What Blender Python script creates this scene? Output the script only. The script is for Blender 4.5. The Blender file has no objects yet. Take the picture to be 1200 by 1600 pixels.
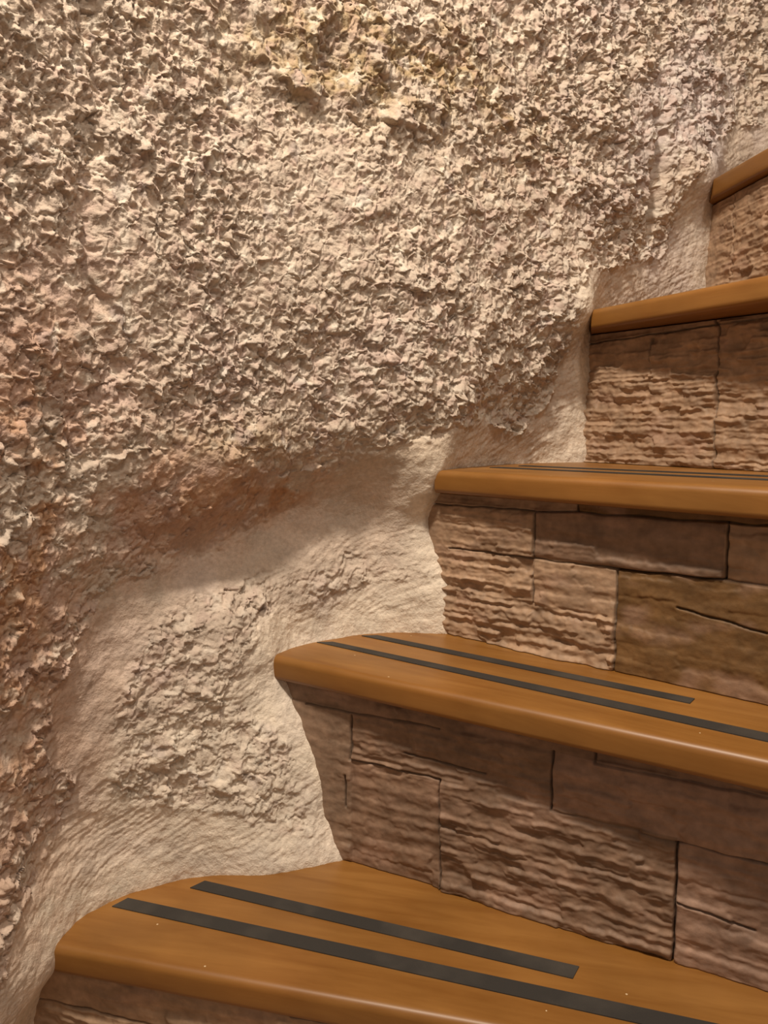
import bpy, bmesh, math, random
import numpy as np
from mathutils import Vector

# ------------------------------------------------------------------ camera
sc = bpy.context.scene
EYE = 0.60                                   # eye height above the lowest floor; heights below are relative to the eye
PITCH = math.atan(137/1200)
cam_d = bpy.data.cameras.new('camera'); cam = bpy.data.objects.new('camera', cam_d)
sc.collection.objects.link(cam); sc.camera = cam
cam.location = (0, 0, EYE); cam.rotation_euler = (math.pi/2-PITCH, 0, 0)
cam_d.sensor_fit = 'VERTICAL'; cam_d.sensor_height = 36.0; cam_d.sensor_width = 27.0
cam_d.lens = 36.0*1200/1600; cam_d.clip_start = 0.02

# ------------------------------------------------------------------ light and exposure
w = bpy.data.worlds.new('world'); sc.world = w; w.use_nodes = True
w.node_tree.nodes['Background'].inputs[0].default_value = (1.0, .80, .62, 1)
w.node_tree.nodes['Background'].inputs[1].default_value = 0.29

def lamp(name, loc, target, size, power, col):
    d = bpy.data.lights.new(name, 'AREA'); d.shape = 'DISK'; d.size = size; d.energy = power; d.color = col
    o = bpy.data.objects.new(name, d); sc.collection.objects.link(o); o.location = loc
    o.rotation_euler = (Vector(target)-Vector(loc)).to_track_quat('-Z', 'Y').to_euler(); return o
lamp('ceiling_lamp', (-.20, .16, EYE+1.14), (.05, .75, EYE-.1), .13, 20.0, (1.0, .855, .69))
lamp('fill_light', (.45, -.2, EYE+1.3), (-.1, .8, EYE-.1), .25, 7.5, (1.0, .84, .68))  # unseen fill from the right, added to brighten the left wall and dark ledge
sc.view_settings.view_transform = 'Standard'; sc.view_settings.look = 'None'
sc.view_settings.gamma = 1; sc.view_settings.use_curve_mapping = False
sc.view_settings.exposure = 0.0

# ------------------------------------------------------------------ helpers
def tag(o, label=None, cat=None, group=None, kind=None):
    if label: o['label'] = label
    if cat: o['category'] = cat
    if group: o['group'] = group
    if kind: o['kind'] = kind
    return o

def hash2(ix, iy, seed):
    h = (ix.astype(np.int64)*374761393 + iy.astype(np.int64)*668265263 + seed*1442695041) & 0xffffffff
    h = ((h ^ (h >> 13))*1274126177) & 0xffffffff
    h = h ^ (h >> 16)
    h = (h*2246822519) & 0xffffffff
    return ((h ^ (h >> 15)) & 0xffffff)/float(0x1000000)

def perlin(x, y, seed=0):
    ix = np.floor(x); iy = np.floor(y); fx = x-ix; fy = y-iy
    u = fx*fx*fx*(fx*(fx*6-15)+10); v = fy*fy*fy*(fy*(fy*6-15)+10)
    def g(dx, dy):
        a = hash2(ix+dx, iy+dy, seed)*2*math.pi
        return np.cos(a)*(fx-dx)+np.sin(a)*(fy-dy)
    a = g(0, 0); b = g(1, 0); c = g(0, 1); d = g(1, 1)
    return 1.5*((a*(1-u)+b*u)*(1-v)+(c*(1-u)+d*u)*v)

def fbm(x, y, seed=0, n=4, r=.5):
    s = 0; a = 1
    for k in range(n):
        s = s+a*perlin(x*2**k+17.3*k, y*2**k-9.1*k, seed+k); a *= r
    return s

def ridged(x, y, seed=0, n=3):
    s = 0; a = 1
    for k in range(n):
        s = s+a*(1-2*np.abs(perlin(x*2**k+5.7*k, y*2**k+3.3*k, seed+k))); a *= .5
    return s/1.75

def worley(x, y, seed=0):
    ix = np.floor(x); iy = np.floor(y)
    f1 = np.full(x.shape, 9.); f2 = np.full(x.shape, 9.); cid = np.zeros(x.shape)
    for dx in (-1, 0, 1):
        for dy in (-1, 0, 1):
            cx = ix+dx; cy = iy+dy
            px = cx+hash2(cx, cy, seed); py = cy+hash2(cx, cy, seed+77)
            d = np.hypot(px-x, py-y); r = hash2(cx, cy, seed+151)
            near = d < f1
            f2 = np.where(near, f1, np.minimum(f2, d)); cid = np.where(near, r, cid); f1 = np.where(near, d, f1)
    return f1, f2, cid

def blur(a, n):
    k = np.exp(-.5*(np.arange(-int(3*n), int(3*n)+1)/n)**2); k /= k.sum(); m = len(k)//2
    for ax in (0, 1):
        p = np.pad(a, [(m, m) if i == ax else (0, 0) for i in (0, 1)], mode='edge'); o = np.zeros_like(a)
        for i, wt in enumerate(k):
            o += wt*(p[i:i+a.shape[0], :] if ax == 0 else p[:, i:i+a.shape[1]])
        a = o
    return a

def smooth(a, b, x):
    t = np.clip((x-a)/(b-a), 0, 1); return t*t*(3-2*t)

def inpoly(X, Y, P):
    r = np.zeros(X.shape, bool); n = len(P)
    for i in range(n):
        x1, y1 = P[i]; x2, y2 = P[(i+1) % n]
        if y1 == y2: continue
        r ^= ((y1 > Y) != (y2 > Y)) & (X < (x2-x1)*(Y-y1)/(y2-y1)+x1)
    return r

def grid_faces(nr, nc):
    i = np.arange(nr-1)[:, None]*nc+np.arange(nc-1)[None, :]
    return np.stack([i, i+1, i+nc+1, i+nc], -1).reshape(-1, 4)

def build_mesh(name, co, quads, mat, parent=None, cols=None, flat=False):
    me = bpy.data.meshes.new(name)
    me.vertices.add(len(co)); me.vertices.foreach_set('co', np.ascontiguousarray(co, dtype=np.float32).ravel())
    nq = len(quads); me.loops.add(nq*4); me.polygons.add(nq)
    me.loops.foreach_set('vertex_index', np.ascontiguousarray(quads, dtype=np.int32).ravel())
    me.polygons.foreach_set('loop_start', np.arange(0, nq*4, 4, dtype=np.int32))
    me.polygons.foreach_set('use_smooth', np.full(nq, not flat))
    me.update(calc_edges=True)
    if cols is not None:
        a = me.color_attributes.new('tone', 'FLOAT_COLOR', 'POINT')
        a.data.foreach_set('color', np.ascontiguousarray(np.c_[cols, np.ones(len(cols))], dtype=np.float32).ravel())
    me.materials.append(mat); me.validate()
    o = bpy.data.objects.new(name, me); sc.collection.objects.link(o)
    if parent: o.parent = parent
    return o

# ------------------------------------------------------------------ materials
def new_mat(name):
    m = bpy.data.materials.new(name); m.use_nodes = True
    nt = m.node_tree; return m, nt, nt.nodes['Principled BSDF']
def N(nt, t, **kw):
    n = nt.nodes.new(t)
    for k, v in kw.items():
        if k in n.inputs: n.inputs[k].default_value = v
        else: setattr(n, k, v)
    return n

def tone_mat(name, rough, bumps, fine=(.86, 1.1), fscale=260, spec=.3):
    """base colour from the surface's own 'tone' attribute with fine mottling; bump list of (scale, strength, distance)"""
    m, nt, b = new_mat(name)
    at = N(nt, 'ShaderNodeAttribute', attribute_name='tone')
    tc = N(nt, 'ShaderNodeTexCoord')
    nz = N(nt, 'ShaderNodeTexNoise', Scale=fscale, Detail=4.0)
    nt.links.new(tc.outputs['Object'], nz.inputs['Vector'])
    mr = N(nt, 'ShaderNodeMapRange'); mr.inputs['From Min'].default_value = .3; mr.inputs['From Max'].default_value = .7
    mr.inputs['To Min'].default_value = fine[0]; mr.inputs['To Max'].default_value = fine[1]
    nt.links.new(nz.outputs['Fac'], mr.inputs['Value'])
    mx = N(nt, 'ShaderNodeVectorMath', operation='SCALE')
    nt.links.new(at.outputs['Color'], mx.inputs[0]); nt.links.new(mr.outputs[0], mx.inputs['Scale'])
    nt.links.new(mx.outputs[0], b.inputs['Base Color'])
    b.inputs['Roughness'].default_value = rough; b.inputs['Specular IOR Level'].default_value = spec
    prev = None
    for s, st, d in bumps:
        n = N(nt, 'ShaderNodeTexNoise', Scale=s, Detail=5.0, Roughness=.6)
        nt.links.new(tc.outputs['Object'], n.inputs['Vector'])
        bp = N(nt, 'ShaderNodeBump', Strength=st, Distance=d)
        nt.links.new(n.outputs['Fac'], bp.inputs['Height'])
        if prev: nt.links.new(prev.outputs[0], bp.inputs['Normal'])
        prev = bp
    nt.links.new(prev.outputs[0], b.inputs['Normal'])
    return m
M_wall = tone_mat('rock_plaster', .85, [(240, .7, .0022), (700, .5, .0008)])
M_stone = tone_mat('ledge_stone', .62, [(300, .35, .0008), (900, .3, .0003)], fine=(.8, 1.15), fscale=120, spec=.4)

def wood_mat():
    m, nt, b = new_mat('varnished_wood')
    tc = N(nt, 'ShaderNodeTexCoord')
    mp = N(nt, 'ShaderNodeMapping'); mp.inputs['Scale'].default_value = (3, 26, 26)
    nt.links.new(tc.outputs['Object'], mp.inputs['Vector'])
    n1 = N(nt, 'ShaderNodeTexNoise', Scale=2.2, Detail=6.0, Roughness=.6, Distortion=.4)
    nt.links.new(mp.outputs[0], n1.inputs['Vector'])
    cr = N(nt, 'ShaderNodeValToRGB')
    e = cr.color_ramp.elements
    e[0].position = .3; e[0].color = (.20, .080, .013, 1); e[1].position = .72; e[1].color = (.30, .142, .034, 1)
    nt.links.new(n1.outputs['Fac'], cr.inputs['Fac'])
    n2 = N(nt, 'ShaderNodeTexNoise', Scale=9.0, Detail=4.0)
    nt.links.new(tc.outputs['Object'], n2.inputs['Vector'])
    mr = N(nt, 'ShaderNodeMapRange'); mr.inputs['From Min'].default_value = .3; mr.inputs['From Max'].default_value = .7
    mr.inputs['To Min'].default_value = .82; mr.inputs['To Max'].default_value = 1.12
    nt.links.new(n2.outputs['Fac'], mr.inputs['Value'])
    mx = N(nt, 'ShaderNodeVectorMath', operation='SCALE')
    nt.links.new(cr.outputs[0], mx.inputs[0]); nt.links.new(mr.outputs[0], mx.inputs['Scale'])
    # pale specks of plaster dust dropped on the varnish
    vo = N(nt, 'ShaderNodeTexVoronoi', Scale=42.0); nt.links.new(tc.outputs['Object'], vo.inputs['Vector'])
    lt = N(nt, 'ShaderNodeMath', operation='LESS_THAN'); lt.inputs[1].default_value = .032
    nt.links.new(vo.outputs['Distance'], lt.inputs[0])
    mm = N(nt, 'ShaderNodeMix', data_type='RGBA'); nt.links.new(lt.outputs[0], mm.inputs['Factor'])
    nt.links.new(mx.outputs[0], mm.inputs[6]); mm.inputs[7].default_value = (.62, .48, .30, 1)
    nt.links.new(mm.outputs[2], b.inputs['Base Color'])
    rr = N(nt, 'ShaderNodeMapRange'); rr.inputs['To Min'].default_value = .31; rr.inputs['To Max'].default_value = .50
    nt.links.new(n2.outputs['Fac'], rr.inputs['Value']); nt.links.new(rr.outputs[0], b.inputs['Roughness'])
    bp = N(nt, 'ShaderNodeBump', Strength=.12, Distance=.001); nt.links.new(n1.outputs['Fac'], bp.inputs['Height'])
    nt.links.new(bp.outputs[0], b.inputs['Normal'])
    return m
M_wood = wood_mat()

def tape_mat():
    m, nt, b = new_mat('gritty_tape')
    tc = N(nt, 'ShaderNodeTexCoord')
    n1 = N(nt, 'ShaderNodeTexNoise', Scale=1400.0, Detail=2.0); nt.links.new(tc.outputs['Object'], n1.inputs['Vector'])
    n2 = N(nt, 'ShaderNodeTexNoise', Scale=22.0, Detail=5.0); nt.links.new(tc.outputs['Object'], n2.inputs['Vector'])
    cr = N(nt, 'ShaderNodeValToRGB'); e = cr.color_ramp.elements
    e[0].position = .45; e[0].color = (.026, .023, .020, 1); e[1].position = .78; e[1].color = (.060, .052, .043, 1)
    nt.links.new(n2.outputs['Fac'], cr.inputs['Fac']); nt.links.new(cr.outputs[0], b.inputs['Base Color'])
    b.inputs['Roughness'].default_value = .75
    bp = N(nt, 'ShaderNodeBump', Strength=.5, Distance=.0004); nt.links.new(n1.outputs['Fac'], bp.inputs['Height'])
    nt.links.new(bp.outputs[0], b.inputs['Normal'])
    return m
M_tape = tape_mat()
M_floor, _nt, _b = new_mat('floor_stone'); _b.inputs['Base Color'].default_value = (.32, .2, .12, 1); _b.inputs['Roughness'].default_value = .6

# ------------------------------------------------------------------ outer wall of the stairwell
BASE = [(-.42,.02),(-.385,.2),(-.335,.4),(-.268,.55),(-.19,.65),(-.10,.735),(0,.79),(.07,.83),(.15,.88),(.25,.94),(.34,1.0),(.42,1.04),(.55,1.09),(.80,1.11)]
def spline(P, n=40):
    P = np.array(P, float); Q = np.vstack([2*P[0]-P[1], P, 2*P[-1]-P[-2]]); o = []
    for i in range(len(P)-1):
        a, b, c, d = Q[i:i+4]
        for k in range(n):
            t = k/n; o.append(.5*(2*b+(c-a)*t+(2*a-5*b+4*c-d)*t*t+(3*b-a-3*c+d)*t**3))
    o.append(P[-1]); return np.array(o)
CV = spline(BASE); SV = np.r_[0, np.cumsum(np.hypot(*np.diff(CV, axis=0).T))]
_t = np.gradient(CV, axis=0); _t /= np.linalg.norm(_t, axis=1)[:, None]
_t = np.stack([blur(_t[:, k:k+1], 14)[:, 0] for k in (0, 1)], 1); _t /= np.linalg.norm(_t, axis=1)[:, None]
NV = np.c_[_t[:, 1], -_t[:, 0]]              # towards the stair
def to_wall(x, y):
    """plan point -> (s, offset towards the stair)"""
    d = np.hypot(CV[:, 0]-x, CV[:, 1]-y); i = int(d.argmin())
    return SV[i], float((np.array([x, y])-CV[i]) @ NV[i])
def on_wall(s, off):
    x = np.interp(s, SV, CV[:, 0]); y = np.interp(s, SV, CV[:, 1])
    nx = np.interp(s, SV, NV[:, 0]); ny = np.interp(s, SV, NV[:, 1])
    return x+nx*off, y+ny*off, nx, ny

# where the plaster meets the treads and the risers (plan x, y and height from the eye)
CONTACT = [(-.2601,.5632,-.41),(-.2569,.5865,-.41),(-.2453,.6116,-.41),(-.2314,.6267,-.41),(-.2058,.6435,-.41),(-.1749,.6572,-.41),(-.1468,.6622,-.41),(-.1174,.6622,-.41),(-.0887,.6673,-.41),(-.0599,.6766,-.41),(-.0334,.6862,-.41),
 (-.107,.7137,-.22),(-.092,.7412,-.22),(-.0653,.7638,-.22),(-.0269,.7878,-.22),(.0136,.7978,-.22),(.0475,.7953,-.22),(.0711,.7927,-.22),
 (.0553,.7798,-.0465),(.0993,.8512,-.0465),(.151,.9064,-.0465),(.2028,.9368,-.0465),(.2523,.9528,-.0465),(.2408,.9016,.132),(.4176,1.0092,.31),
 (-.2635,.566,-.436),(-.2713,.5819,-.4433),(-.2861,.586,-.4722),(-.2906,.5872,-.4963),(-.294,.588,-.56),
 (-.103,.716,-.245),(-.0927,.7178,-.2486),(-.0735,.7076,-.2843),(-.0611,.701,-.3261),(-.0539,.6971,-.3691),(-.0427,.6911,-.3981),
 (.054,.790,-.068),(.0591,.8034,-.0701),(.051,.8107,-.0926),(.0564,.8058,-.1331),(.0695,.7942,-.1789),(.0716,.7923,-.2095),
 (.2531,.9515,.1219),(.2538,.9505,.0644),(.2516,.9538,.0102),(.2521,.953,-.041),
 (.4329,1.0446,.3081),(.4326,1.0484,.2622),(.432,1.0545,.2226),(.4318,1.0565,.1915)]
SHAPE = [(0.665,0.281,0.010),(0.853,0.357,0.015),(1.125,0.394,0.0),(1.392,0.493,0),(0.659,0.134,0.014),(0.851,0.16,0.03),(1.084,0.185,0.012),(0.863,0.03,0.022),(0.768,0.02,0.018),(.875,-.01,.020),(.79,-.03,.018),(0.958,0.052,0.040),(1.088,0.055,0.006),(0.601,0.03,0.008),(1.231,0.275,0.005),
 (0.974,-0.035,0.034),(0.985,-.01,.032),(0.92,-0.045,0.012),(0.90,-0.085,-0.024),(0.814,-0.088,-0.028),(0.73,-0.118,-0.026),(0.666,-0.144,-0.024),(0.629,-0.18,-0.022),(0.615,-0.241,-0.020),(0.732,-0.065,0.012),(0.622,-0.079,-0.004),(0.848,-0.150,-0.010),(0.742,-0.184,0.010),(0.706,-0.251,0.006),(0.672,-0.299,-0.006),(.60,-.34,-.022),(.64,-.36,-.02),
 (0.554,-0.157,0.0),(0.547,-0.278,-0.004),(.53,-.36,.004),(.50,-.44,.010),(1.071,-0.019,-.008),(1.03,-.012,.012),(1.12,-.01,-.014),(1.165,0.077,-0.006),(1.182,0.158,0.022),(1.155,.11,.018),(1.15,.17,.02),(1.384,0.274,0.0),(1.433,0.383,0.0),(0.92,-0.158,-0.010),
 (.2,-.4,0),(.2,.2,0),(.2,.7,0),(.45,.7,.01),(.8,.7,.01),(1.1,.7,0),(1.4,.75,0),(1.7,.7,0),(1.7,.2,0),(1.7,-.3,0),(1.3,-.45,0),(.9,-.6,-.0),(.45,-.6,.0),(.4,-.1,.0)]
ctl = [(*to_wall(x, y), z) for x, y, z in CONTACT]
cs = np.array([c[0] for c in ctl]+[c[0] for c in SHAPE]); cz = np.array([c[2] for c in ctl]+[c[1] for c in SHAPE])
co_ = np.array([c[1] for c in ctl]+[c[2] for c in SHAPE])
def kern(r): return np.sqrt(r*r+.02**2)
A = kern(np.hypot(cs[:, None]-cs, cz[:, None]-cz)); A = A-np.eye(len(cs))*.0012
P = np.c_[np.ones_like(cs), cs, cz]
KK = np.block([[A, P], [P.T, np.zeros((3, 3))]])
sol = np.linalg.solve(KK, np.r_[co_, 0, 0, 0])

POLY = [  # (outline along the wall (s, z), roughness of that stretch)
 ([(0.522,0.018),(0.579,0.006),(0.601,-0.067),(0.591,-0.166),(0.585,-0.268),(0.6,-0.322),(0.553,-0.353),(0.524,-0.391),(0.492,-0.419),(.3,-.42),(.3,.02)], .6),
 ([(0.733,-0.021),(0.8,-0.05),(0.863,-0.036),(0.89,-0.063),(0.807,-0.103),(0.73,-0.125),(0.649,-0.125),(0.608,-0.149),(0.57,-0.161),(0.584,-0.09),(0.613,-0.038),(0.671,-0.014)], .42),
 ([(1.016,-0.05),(1.038,-0.251),(.98,-.7),(.1,-.7),(.1,-.52),(0.489,-0.465),(0.524,-0.391),(0.559,-0.35),(0.606,-0.314),(0.635,-0.298),(0.637,-0.265),(0.682,-0.186),(0.813,-0.141),(0.991,-0.087)], .13),
 ([(0.99,0.005),(1.003,-0.05),(0.991,-0.087),(0.92,-0.11),(0.813,-0.141),(0.729,-0.154),(0.682,-0.186),(0.656,-0.225),(0.637,-0.265),(0.635,-0.298),(0.606,-0.314),(0.583,-0.267),(0.588,-0.217),(0.606,-0.18),(0.643,-0.129),(0.73,-0.125),(0.807,-0.103),(0.862,-0.049),(0.92,-0.018)], .04),
 ([(0.67,-0.184),(0.729,-0.157),(0.813,-0.151),(0.798,-0.184),(0.755,-0.207),(0.733,-0.246),(0.775,-0.281),(0.824,-0.347),(0.838,-0.398),(0.773,-0.372),(0.671,-0.334),(0.635,-0.314),(0.643,-0.25)], .55),
 ([(0.813,-0.151),(0.89,-0.135),(0.983,-0.122),(0.988,-0.15),(0.92,-0.168),(0.826,-0.181)], .4),
 ([(0.99,-0.001),(1.118,-0.001),(1.156,0.032),(1.168,0.136),(1.181,0.173),(1.342,0.213),(1.361,0.271),(1.359,0.31),(1.411,0.368),(1.512,0.403),(1.78,0.45),(1.78,-.7),(0.992,-0.7)], .1)]

s1 = np.r_[np.arange(.06, .49, .003), np.arange(.49, 1.50, .0011), np.arange(1.50, 1.78, .003)]
z1 = np.r_[np.arange(-.60, -.50, .003), np.arange(-.50, .63, .0011), np.arange(.63, .86, .003)]
S, Z = np.meshgrid(s1, z1)
off0 = sol[-3]+sol[-2]*S+sol[-1]*Z
for i in range(len(cs)):
    off0 = off0+sol[i]*kern(np.hypot(S-cs[i], Z-cz[i]))
w1 = fbm(S*14, Z*14, 5, 4); w2 = fbm(S*14, Z*14, 25, 4)
amp = np.ones_like(S)
SP = S+.010*w1; ZP = Z+.010*w2
for poly, a in POLY:
    amp[inpoly(SP, ZP, poly)] = a
near_c = np.full(S.shape, 9.)
for c in ctl:
    near_c = np.minimum(near_c, np.hypot(S-c[0], Z-c[2]))
near_c += .012*w2
amp = blur(amp, 3)
amp = amp*(.12+.88*smooth(.012, .042, near_c))
rough = smooth(.12, .8, amp)
def facets(x, y, seed, tiltk=1.0):
    """chips: every cell is a small plane of its own height and lean, crest-edged"""
    ix = np.floor(x); iy = np.floor(y)
    f1 = np.full(x.shape, 9.); h = np.zeros(x.shape)
    for dx in (-1, 0, 1):
        for dy in (-1, 0, 1):
            cx = ix+dx; cy = iy+dy
            vx = x-cx-hash2(cx, cy, seed); vy = y-cy-hash2(cx, cy, seed+77)
            d = np.hypot(vx, vy); near = d < f1
            hh = (hash2(cx, cy, seed+5)-.5)+tiltk*((hash2(cx, cy, seed+6)-.5)*vx+(hash2(cx, cy, seed+7)-.5)*vy)*2.2
            h = np.where(near, hh, h); f1 = np.where(near, d, f1)
    return h, f1
# crumbly thrown plaster: scooped cells with sharp crests, broken by chips of several sizes
wx = S+.0050*perlin(S*55, Z*55, 11)+.0024*perlin(S*150, Z*150, 12); wz = Z+.0050*perlin(S*55, Z*55, 13)+.0024*perlin(S*150, Z*150, 14)
vx_ = S+.0015*perlin(S*260, Z*260, 15)+.003*perlin(S*90, Z*90, 18); vz_ = Z+.0015*perlin(S*260, Z*260, 16)+.003*perlin(S*90, Z*90, 17)
mixs = smooth(.72, 1.12, S+.06*w1)
def scoop(k, seed):
    f1, f2, cid = worley(wx*62*k, wz*62*k, seed)
    g1, g2, cid2 = worley(vx_*125*k+4, vz_*125*k, seed+6)
    fa, _q = facets(vx_*95*k, vz_*95*k, seed+20)
    fb, _q = facets(wx*210*k, wz*210*k, seed+30)
    h1, h2, cid3 = worley(wx*235*k+1, wz*235*k, seed+9)
    pits = -np.exp(-(g1/.33)**2)*(cid2 > .55)*.0030
    return (.0060*np.minimum(f1, .9)**1.3*(.3+1.1*cid)+.0038*np.minimum(g1, .9)**1.1*(.3+.9*cid2)+.0022*np.minimum(h1, .9)*(.2+cid3)+pits+.0021*fa+.0016*fb)/k
lump = fbm(S*24, Z*24, 31, 4)
rock = (scoop(1.55, 3)*1.08*(1-mixs)+scoop(1.15, 103)*1.22*mixs)+.0055*lump*(.7+.5*mixs)+.0016*ridged(vx_*230, vz_*230, 41, 3)-.0045
lvl = .55+.6*smooth(-.7, .5, fbm(S*7, Z*7, 44, 3))
rock = rock*lvl
soft = .0022*fbm(S*16, Z*16, 51, 3)+.0009*fbm(S*75, Z*75, 52, 4)
dirx = S*.9+Z*.42+.012*perlin(S*9, Z*9, 63); dirz = Z*.9-S*.42+.010*perlin(S*11, Z*11, 64)
brush = .0011*perlin(dirx*14, dirz*120, 61)*smooth(.02, .10, amp)*smooth(-.2, .5, perlin(S*16, Z*16, 65))+.0006*perlin(dirx*40, dirz*300, 62)*smooth(.02, .10, amp)
fc, _q = facets(vx_*60, vz_*60, 171); fd, _q = facets(vx_*130, vz_*130, 172)
crag = (.0045*ridged(wx*38, wz*38, 71, 4)+.0045*fc+.0026*fd+.0020*ridged(vx_*120, vz_*120, 73, 3))*smooth(-.45, .35, fbm(S*20, Z*20, 74, 3))*1.9
off = off0+rock*amp+soft+brush*(1-rough)+crag*np.clip(amp-.14, 0, .6)*(1-smooth(.6, .95, amp))
# a break in the plaster running down from the top centre, and a groove at the left
crease = Z-(.306-.26*(S-.82)+.024*w1)
off += .0085*smooth(-.4, .5, perlin(S*26, Z*26, 66))*smooth(0, .010, crease)*smooth(.66, .82, S)*(1-smooth(.93, 1.02, S))*smooth(.22, .0, np.maximum(crease, 0))
gr = S-(.622+.024*w2+.02*Z)
off += -.008*np.exp(-(gr/.012)**2)*smooth(-.02, .06, Z)*(1-smooth(.30, .40, Z))
gr2 = S-(1.312+.02*(Z-.3)+.018*w2)
off += -.016*np.exp(-(gr2/.010)**2)*smooth(.22, .27, Z)*(1-smooth(.33, .42, Z))
# crests droop and lean so they undercut
X, Y, NX, NY = on_wall(S+.0030*rough*perlin(S*90, Z*90, 81), off)
ZW = Z-.42*np.maximum(rock, 0)*amp+.0030*rough*perlin(S*90, Z*90, 82)
# colour of the plaster itself
def blob(s, z, rs, rz): return np.exp(-((S-s)/rs)**2-((Z-z)/rz)**2)
n3 = fbm(S*9, Z*9, 91, 4); n4 = fbm(S*30, Z*30, 95, 3)
cream = np.array([.58, .485, .40]); white = np.array([.80, .71, .59]); pink = np.array([.55, .38, .30]); ochre = np.array([.37, .275, .16])
lilac = np.array([.58, .51, .49]); orange = np.array([.47, .28, .165]); olive = np.array([.45, .36, .23])
col = np.ones(S.shape+(3,))*cream
def mixc(col, c, f): f = np.clip(f, 0, 1)[..., None]; return col*(1-f)+c*f
col = mixc(col, white, (1-.6*rough)*.85*smooth(-.14, -.21, Z-.42*(S-.9)+.03*n3))
col = mixc(col, white, .8*(1-smooth(.015, .05, near_c)))
col = mixc(col, lilac, blob(1.38, .36, .2, .2)*.8*smooth(-.5, .3, n3)+.2*smooth(.1, .6, n3))
col = mixc(col, ochre, blob(.90, .33, .16, .05)*.9*smooth(-.5, .3, n4)+blob(.98, .33, .22, .09)*.7*smooth(-.35, .35, n3+.4*n4)+blob(.75, .42, .2, .06)*.5*smooth(-.2, .4, n4))
col = mixc(col, pink, (blob(.70, -.06, .12, .06)*1.1+blob(.53, -.10, .11, .3)*1.0)*smooth(-.75, .05, n3+.5*n4))
col = mixc(col, orange, (blob(.73, -.06, .10, .035)*.9+blob(.815, -.065, .03, .02)*.9+blob(.56, -.06, .04, .07)*.8+blob(.57, .06, .04, .03)*.5+blob(.545, -.17, .05, .17)*.8)*smooth(-.4, .25, n4+.5*n3))
col = mixc(col, olive, blob(.75, -.015, .07, .02)*.6+blob(.95, -.02, .06, .03)*.25)
col = mixc(col, np.array([.30, .25, .24]), smooth(.62, .8, n4)*rough*.6)
n5_ = fbm(S*70, Z*70, 97, 3)
col = mixc(col, np.array([.52, .38, .33]), .45*smooth(.0, .7, n5_+.4*n3)*rough)
col = mixc(col, np.array([.74, .69, .60]), .5*smooth(.15, .8, -n5_+.3*n4)*rough)
col = mixc(col, np.array([.36, .29, .21]), .45*(1-smooth(.50, .72, S))*smooth(.12, .32, Z)*smooth(-.5, .3, n4))
col *= (1+.13*n4)[..., None]
co = np.stack([X, Y, ZW+EYE], -1).reshape(-1, 3)
wall = build_mesh('wall_left', co, grid_faces(*S.shape), M_wall, cols=np.clip(col, 0, 1).reshape(-1, 3))
tag(wall, 'rough cream plastered rock wall curving around the staircase, smoothed beside the steps', 'wall', kind='structure')

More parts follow.
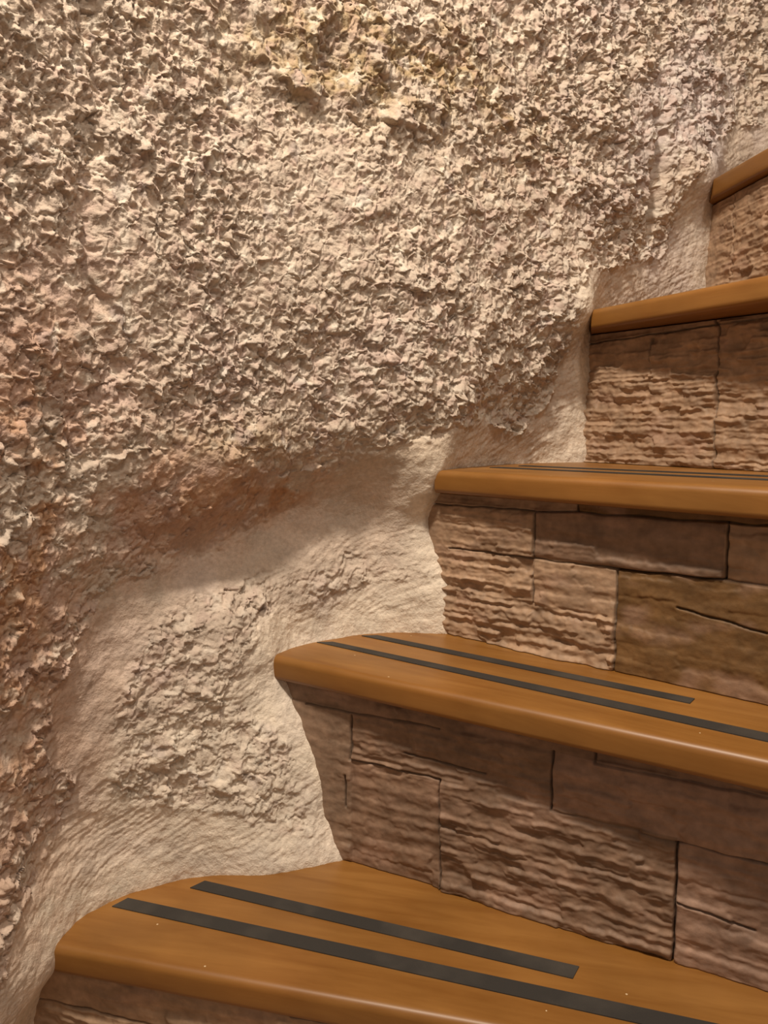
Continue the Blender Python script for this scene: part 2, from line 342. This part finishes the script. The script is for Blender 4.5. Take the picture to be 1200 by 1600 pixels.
# ------------------------------------------------------------------ stone-clad risers
def seg_dist(T, Z, a, b, c, d):
    L2 = (c-a)**2+(d-b)**2; u = np.clip(((T-a)*(c-a)+(Z-b)*(d-b))/L2, 0, 1)
    return np.hypot(T-a-u*(c-a), Z-b-u*(d-b))
def riser(name, label, org, d, t0, t1, zb, zt, tiles, cracks, seed, tilt=0.0):
    """org, d: plan line of the stone face; tiles: (t0, t1, z0, z1, relief, tint); cracks: (t, z, t, z, strength); heights from the eye"""
    step = .0009
    tt = np.arange(t0, t1, step); zz = np.arange(zb, zt+step*.5, step); T, Zr = np.meshgrid(tt, zz)
    H = np.zeros_like(T); colr = np.ones(T.shape+(3,))*np.array([.33, .215, .145])
    for k, (a, b, c, e, amp_, tint) in enumerate(tiles):
        m = (T >= a) & (T < b) & (Zr >= c) & (Zr < e)
        rs = random.Random(seed*100+k)
        zw = Zr+.0022*perlin(T*13+k*7, Zr*20, seed+k)+.0012*perlin(T*58+k*3, Zr*60, seed+k+20)+.0012*perlin(T*150, Zr*90, seed+k+30)
        h = np.zeros_like(T); z = c-.01
        while z < e+.01:
            th = rs.uniform(.0042, .0105)*(1 if amp_ > .6 else 1.7); row = (zw >= z) & (zw < z+th)
            t = a-rs.uniform(0, .05); base = rs.uniform(.25, .75)
            f = np.clip((zw-z)/th, 0, 1)
            rib = np.exp(-((f-.72)/.22)**2)
            tw = T+.005*perlin(T*40, Zr*160, seed+k+40)
            while t < b:
                L = rs.uniform(.010, .055); dep = np.clip(base+rs.uniform(-.5, .5), 0, 1)
                bl = row & (tw >= t) & (tw < t+L)
                h = np.where(bl, dep+rs.uniform(.0, .65)*rib, h); t += L
            z += th
        h = h*.0037*amp_+.0024*fbm(T*28, Zr*60, seed+k+50, 5)*max(amp_, .35)
        h = h*(.25+.75*smooth(-.035, .02, T))+.0012*fbm(T*110, Zr*110, seed+k+55, 3)*max(amp_, .5)*.5
        h = h+.0015+rs.uniform(-.0010, .0014)
        H = np.where(m, h, H)
        colr = np.where(m[..., None], np.array(tint), colr)
    H = blur(H, .75)
    crk = np.zeros_like(T)
    wob = .0012*perlin(T*45, Zr*45, seed+90); wob2 = .0012*perlin(T*45+9, Zr*45, seed+91)
    for a, b, c, e, st in cracks:
        dd = seg_dist(T+wob, Zr+wob2, a, b, c, e)
        crk = np.maximum(crk, st*np.exp(-(dd/.0007)**2))
    H = H-.0055*crk
    n5 = fbm(T*22, Zr*30, seed+60, 4); n6 = fbm(T*60, Zr*160, seed+70, 3)
    colr = colr*(1+.22*n5+.12*n6)[..., None]
    pk = np.clip(smooth(.15, .7, fbm(T*14, Zr*26, seed+80, 3)), 0, 1)[..., None]
    colr = colr*(1-.5*pk)+np.array([.39, .25, .18])*.5*pk
    mort = (.28*(1-smooth(-.05, .012, T+.025*n5+.3*(Zr-zb))))[..., None]
    colr = colr*(1-mort)+np.array([.44, .33, .24])*mort
    colr = colr*(1-.8*crk)[..., None]
    n = np.array([d[1], -d[0]])
    if n @ (np.array([0, 0])-np.array(org)) < 0: n = -n
    H = H+tilt*(Zr-zb)
    PX = org[0]+d[0]*T+n[0]*H; PY = org[1]+d[1]*T+n[1]*H
    nr, nc = T.shape
    front = np.stack([PX, PY, Zr], -1)
    back = np.stack([org[0]+d[0]*T-n[0]*.028, org[1]+d[1]*T-n[1]*.028, Zr], -1)
    ring = np.r_[np.arange(nc), (np.arange(1, nr))*nc+nc-1, (nr-1)*nc+np.arange(nc-2, -1, -1), np.arange(nr-2, 0, -1)*nc]
    bk = back.reshape(-1, 3)[ring]; nf = nr*nc
    q = [grid_faces(nr, nc)]
    r0 = ring; r1 = np.roll(ring, -1); b0 = nf+np.arange(len(ring)); b1 = np.roll(b0, -1)
    q.append(np.stack([r1, r0, b0, b1], -1))
    # back: two corner-to-corner quads are enough for a flat face
    c = [nf, nf+nc-1, nf+nc-1+nr-1, nf+nc-1+nr-1+nc-1]
    q.append(np.array([[c[0], c[3], c[2], c[1]]]))
    vco = np.r_[front.reshape(-1, 3), bk]
    cen = np.array([org[0], org[1], zb]); vco = vco-cen
    cc = np.r_[np.clip(colr, 0, 1).reshape(-1, 3), np.ones((len(bk), 3))*.2]
    o = build_mesh(name, vco, np.concatenate(q), M_stone, cols=cc)
    o.location = (org[0], org[1], zb+EYE)
    return tag(o, label, 'stair riser', 'stone-clad stair risers')

Z_ = {0: -.60, 1: -.41, 2: -.22, 3: -.0465, 4: .132, 5: .31}
TH = .0235
g = .0015
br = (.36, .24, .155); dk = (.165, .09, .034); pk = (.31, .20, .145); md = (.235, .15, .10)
riser('stone_riser', 'dim brown stone riser below the lowest visible tread, cut by the bottom edge', (-.2561, .5777), (.9636, -.2672), -.07, .55, Z_[0]+g, Z_[1]-TH-g,
      [(-.07, .56, -.47, -.43, .6, br), (-.07, .15, -.61, -.47, .8, br), (.15, .56, -.61, -.47, .8, md)], [(-.07, -.47, .55, -.47, .7), (.15, -.47, .15, -.6, .9)], 1)
riser('stone_riser', 'pinkish brown stone riser standing on the lowest visible tread', (-.0334, .6862), (.8819, -.4713), -.10, .50, Z_[1]+.0005, Z_[2]-TH-g,
      [(-.10, .005, -.42, -.262, .6, (.26, .175, .12)), (-.10, .56, -.262, -.235, .5, md), (.005, .193, -.309, -.262, .62, md),
       (.193, .56, -.3125, -.262, .6, pk), (.005, .0945, -.42, -.309, .5, md), (.0945, .2905, -.42, -.3095, .8, md), (.2905, .56, -.42, -.3125, .6, pk)],
      [(-.045, -.264, .0935, -.262, .6), (.0057, -.2655, .0041, -.309, .8), (.0041, -.309, .0938, -.308, .7), (-.001, -.325, -.001, -.356, .9), (.0945, -.308, .0958, -.412, 1),
       (.0605, -.291, .1363, -.294, .6), (.1933, -.262, .193, -.311, 1), (.193, -.311, .289, -.3126, .3), (.289, -.3126, .5, -.3145, .8), (.2903, -.3126, .2908, -.412, 1.15), (.2274, -.2546, .2267, -.2642, .7), (.2267, -.2642, .5, -.262, .5), (.2905, -.360, .345, -.367, .8)], 2)
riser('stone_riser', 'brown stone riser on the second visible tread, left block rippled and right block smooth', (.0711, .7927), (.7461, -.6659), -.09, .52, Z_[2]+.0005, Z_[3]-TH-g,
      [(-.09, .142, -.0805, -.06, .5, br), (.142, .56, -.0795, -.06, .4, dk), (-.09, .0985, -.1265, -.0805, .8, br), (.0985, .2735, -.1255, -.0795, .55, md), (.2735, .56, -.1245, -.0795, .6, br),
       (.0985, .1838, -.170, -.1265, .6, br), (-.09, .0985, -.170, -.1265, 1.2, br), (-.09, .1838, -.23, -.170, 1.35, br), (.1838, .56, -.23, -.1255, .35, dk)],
      [(-.03, -.0835, .0998, -.0815, .9), (.0998, -.0815, .1437, -.0796, .9), (.1437, -.0796, .2728, -.078, .7), (.2728, -.078, .5, -.078, .8), (.142, -.066, .1437, -.0796, .8), (.099, -.0815, .0993, -.1706, 1),
       (-.001, -.1276, .098, -.1276, .7), (.098, -.1276, .184, -.1268, .7), (.184, -.1268, .2746, -.1242, 1.1), (.2746, -.078, .2746, -.1242, 1.25), (.2746, -.1242, .45, -.1235, .4), (.1838, -.1268, .1839, -.2195, 1), (.2375, -.1529, .3083, -.163, .7)], 3)
riser('stone_riser', 'evenly rippled brown stone riser between the edge-on tread and the tread above it', (.2523, .9528), (.548, -.8365), -.08, .50, Z_[3]+.0005, Z_[4]-TH-g,
      [(-.08, .17, .101, .14, .55, br), (.17, .5, .105, .14, .5, br), (-.08, .091, .052, .101, 1.0, br), (.091, .1745, .052, .101, 1.3, br), (-.08, .1745, -.05, .052, 1.35, br), (.1745, .5, -.05, .105, 1.25, br)],
      [(0, .097, .168, .102, .9), (.168, .102, .5, .105, .5), (.1697, .102, .1697, .12, .9), (.174, .102, .176, -.0465, 1), (.0915, .095, .09, .07, .6)], 4)
riser('stone_riser', 'rippled tan stone riser at the right edge under the topmost tread', (.4365, 1.0086), (.0975, -.9952), -.12, .45, Z_[4]+.0005, Z_[5]-TH-g,
      [(-.12, .5, .262, .31, .7, br), (-.12, .02, .13, .262, 1.3, br), (.02, .5, .13, .262, 1.2, br)], [(.0144, .287, .024, .185, .5)], 5)

# ------------------------------------------------------------------ wooden treads
def tread(label, outline, n_front, ztop, strips):
    """outline: plan polygon, its first n_front+1 points run along the nose; strips: plan quads"""
    bm = bmesh.new(); org = outline[0]
    lo = [bm.verts.new((x-org[0], y-org[1], -TH)) for x, y in outline]; hi = [bm.verts.new((x-org[0], y-org[1], 0)) for x, y in outline]
    n = len(outline)
    bm.faces.new(hi); bm.faces.new(lo[::-1])
    for i in range(n):
        j = (i+1) % n; bm.faces.new((lo[i], lo[j], hi[j], hi[i]))
    bm.normal_update(); bmesh.ops.recalc_face_normals(bm, faces=bm.faces)
    top = [bm.edges.get((hi[i], hi[i+1])) for i in range(n_front)]; bot = [bm.edges.get((lo[i], lo[i+1])) for i in range(n_front)]
    bmesh.ops.bevel(bm, geom=top, offset=.0065, segments=6, profile=.5, affect='EDGES')
    bot = [e for e in bm.edges if e in set(b for b in bot if b.is_valid)]
    bmesh.ops.bevel(bm, geom=bot, offset=.005, segments=4, profile=.5, affect='EDGES')
    me = bpy.data.meshes.new('board'); bm.to_mesh(me); bm.free(); me.materials.append(M_wood)
    for p in me.polygons: p.use_smooth = True
    root = bpy.data.objects.new('wooden_tread', None); sc.collection.objects.link(root); root.empty_display_size = .05
    o = bpy.data.objects.new('tread_board', me); sc.collection.objects.link(o); o.parent = root
    md_ = o.modifiers.new('edges', 'EDGE_SPLIT'); md_.split_angle = math.radians(32)
    # turn the grain along the nose: rotate object, counter-rotate data
    a = math.atan2(outline[1][1]-org[1], outline[1][0]-org[0])
    from mathutils import Matrix
    me.transform(Matrix.Rotation(-a, 4, 'Z')); me.transform(Matrix.Translation((0, 0, TH))); root.rotation_euler = (0, 0, a)
    root.location = (org[0], org[1], ztop-TH+EYE)
    tag(root, label, 'stair tread', 'varnished wooden stair treads')
    ca, sa = math.cos(-a), math.sin(-a)
    for q in strips:
        b = bmesh.new()
        pts = [((x-org[0])*ca-(y-org[1])*sa, (x-org[0])*sa+(y-org[1])*ca) for x, y in q]
        l = [b.verts.new((x, y, TH)) for x, y in pts]; h = [b.verts.new((x, y, TH+.0008)) for x, y in pts]
        b.faces.new(h); b.faces.new(l[::-1])
        for i in range(len(q)):
            j = (i+1) % len(q); b.faces.new((l[i], l[j], h[j], h[i]))
        bmesh.ops.recalc_face_normals(b, faces=b.faces)
        sm = bpy.data.meshes.new('anti_slip_strip'); b.to_mesh(sm); b.free(); sm.materials.append(M_tape)
        so = bpy.data.objects.new('anti_slip_strip', sm); sc.collection.objects.link(so); so.parent = root
        so['label'] = 'dark grey gritty anti-slip strip'
    return root
def push(P, k=.012):
    """contact line moved a little into the plaster"""
    out = []
    for x, y in P:
        s, o = to_wall(x, y); X_, Y_, nx, ny = on_wall(s, o); out.append((float(x-nx*k), float(y-ny*k)))
    return out
def along(p, q, t):
    d = math.hypot(q[0]-p[0], q[1]-p[1]); return (p[0]+(q[0]-p[0])*t/d, p[1]+(q[1]-p[1])*t/d)
def off_line(org, d, t, k):
    """point t along a riser line, k behind its face"""
    n = (-d[1], d[0]); return (org[0]+d[0]*t+n[0]*k, org[1]+d[1]*t+n[1]*k)
C1 = [(-.2569,.5865),(-.2453,.6116),(-.2314,.6267),(-.2058,.6435),(-.1749,.6572),(-.1468,.6622),(-.1174,.6622),(-.0887,.6673),(-.0599,.6766),(-.0334,.6862)]
C2 = [(-.092,.7412),(-.0653,.7638),(-.0269,.7878),(.0136,.7978),(.0475,.7953),(.0711,.7927)]
C3 = [(.0993,.8512),(.151,.9064),(.2028,.9368),(.2523,.9528)]
def outline(a, b, L, front_in, contact, org, d, L2):
    st = along(a, b, -front_in); en = along(a, b, L)
    back_r = off_line(org, d, L2, .026); back_l = off_line(org, d, 0, .026)
    return [st, en, back_r, back_l]+push(contact)[::-1]
tread('deep golden wooden tread lowest in view, two dark grip strips, right end cropped', outline((-.2601,.5632), (.0552,.4868), .74, .006, C1, (-.0334,.6862), (.8819,-.4713), .52), 1, Z_[1],
      [[(-.2326,.6142),(.45,.398),(.457,.4135),(-.2228,.6258)], [(-.1725,.6407),(.1404,.5281),(.1484,.5409),(-.1618,.6512)]])
tread('second golden wooden tread from the bottom, its back grip strip ending short', outline((-.107,.7137), (.2531,.4843), .70, .005, C2, (.0711,.7927), (.7461,-.6659), .50), 1, Z_[2],
      [[(-.0682,.7592),(.2673,.513),(.42,.401),(.428,.4135),(.2768,.526),(-.0521,.7600)], [(-.0234,.7829),(.2422,.5869),(.2503,.5975),(-.0067,.7845)]])
tread('wooden tread seen almost edge-on at mid height, thin grip strips', outline((.0553,.7798), (.2808,.56), .62, .005, C3, (.2523,.9528), (.548,-.8365), .50), 1, Z_[3],
      [[(.1136,.826),(.3191,.6365),(.40,.562),(.406,.572),(.327,.649),(.124,.8325)], [(.150,.857),(.342,.680),(.42,.608),(.427,.618),(.350,.692),(.159,.866)]])
tread('wooden tread seen from just below, its end tucked into the plaster', outline((.2408,.9016), (.3392,.6979), .55, .004, [(.262,.955),(.33,1.0),(.4318,1.0565)], (.4365,1.0086), (.0975,-.9952), .42), 1, Z_[4], [])
tread('topmost wooden tread, only its tip showing at the right edge of the photo', [(.4166,1.0107),(.4166+.0427,.7),(.4166+.067,.45),(.62,.45),(.66,1.10),(.43,1.07)], 1, Z_[5], [])

# ------------------------------------------------------------------ floor at the foot of the stair
me = bpy.data.meshes.new('floor'); bm = bmesh.new(); bmesh.ops.create_cube(bm, size=1)
bmesh.ops.scale(bm, vec=(3.2, 3.2, .04), verts=bm.verts); bmesh.ops.translate(bm, vec=(0, 0, -.02), verts=bm.verts)
bm.to_mesh(me); bm.free(); me.materials.append(M_floor)
fl = bpy.data.objects.new('floor', me); sc.collection.objects.link(fl); tag(fl, kind='structure')
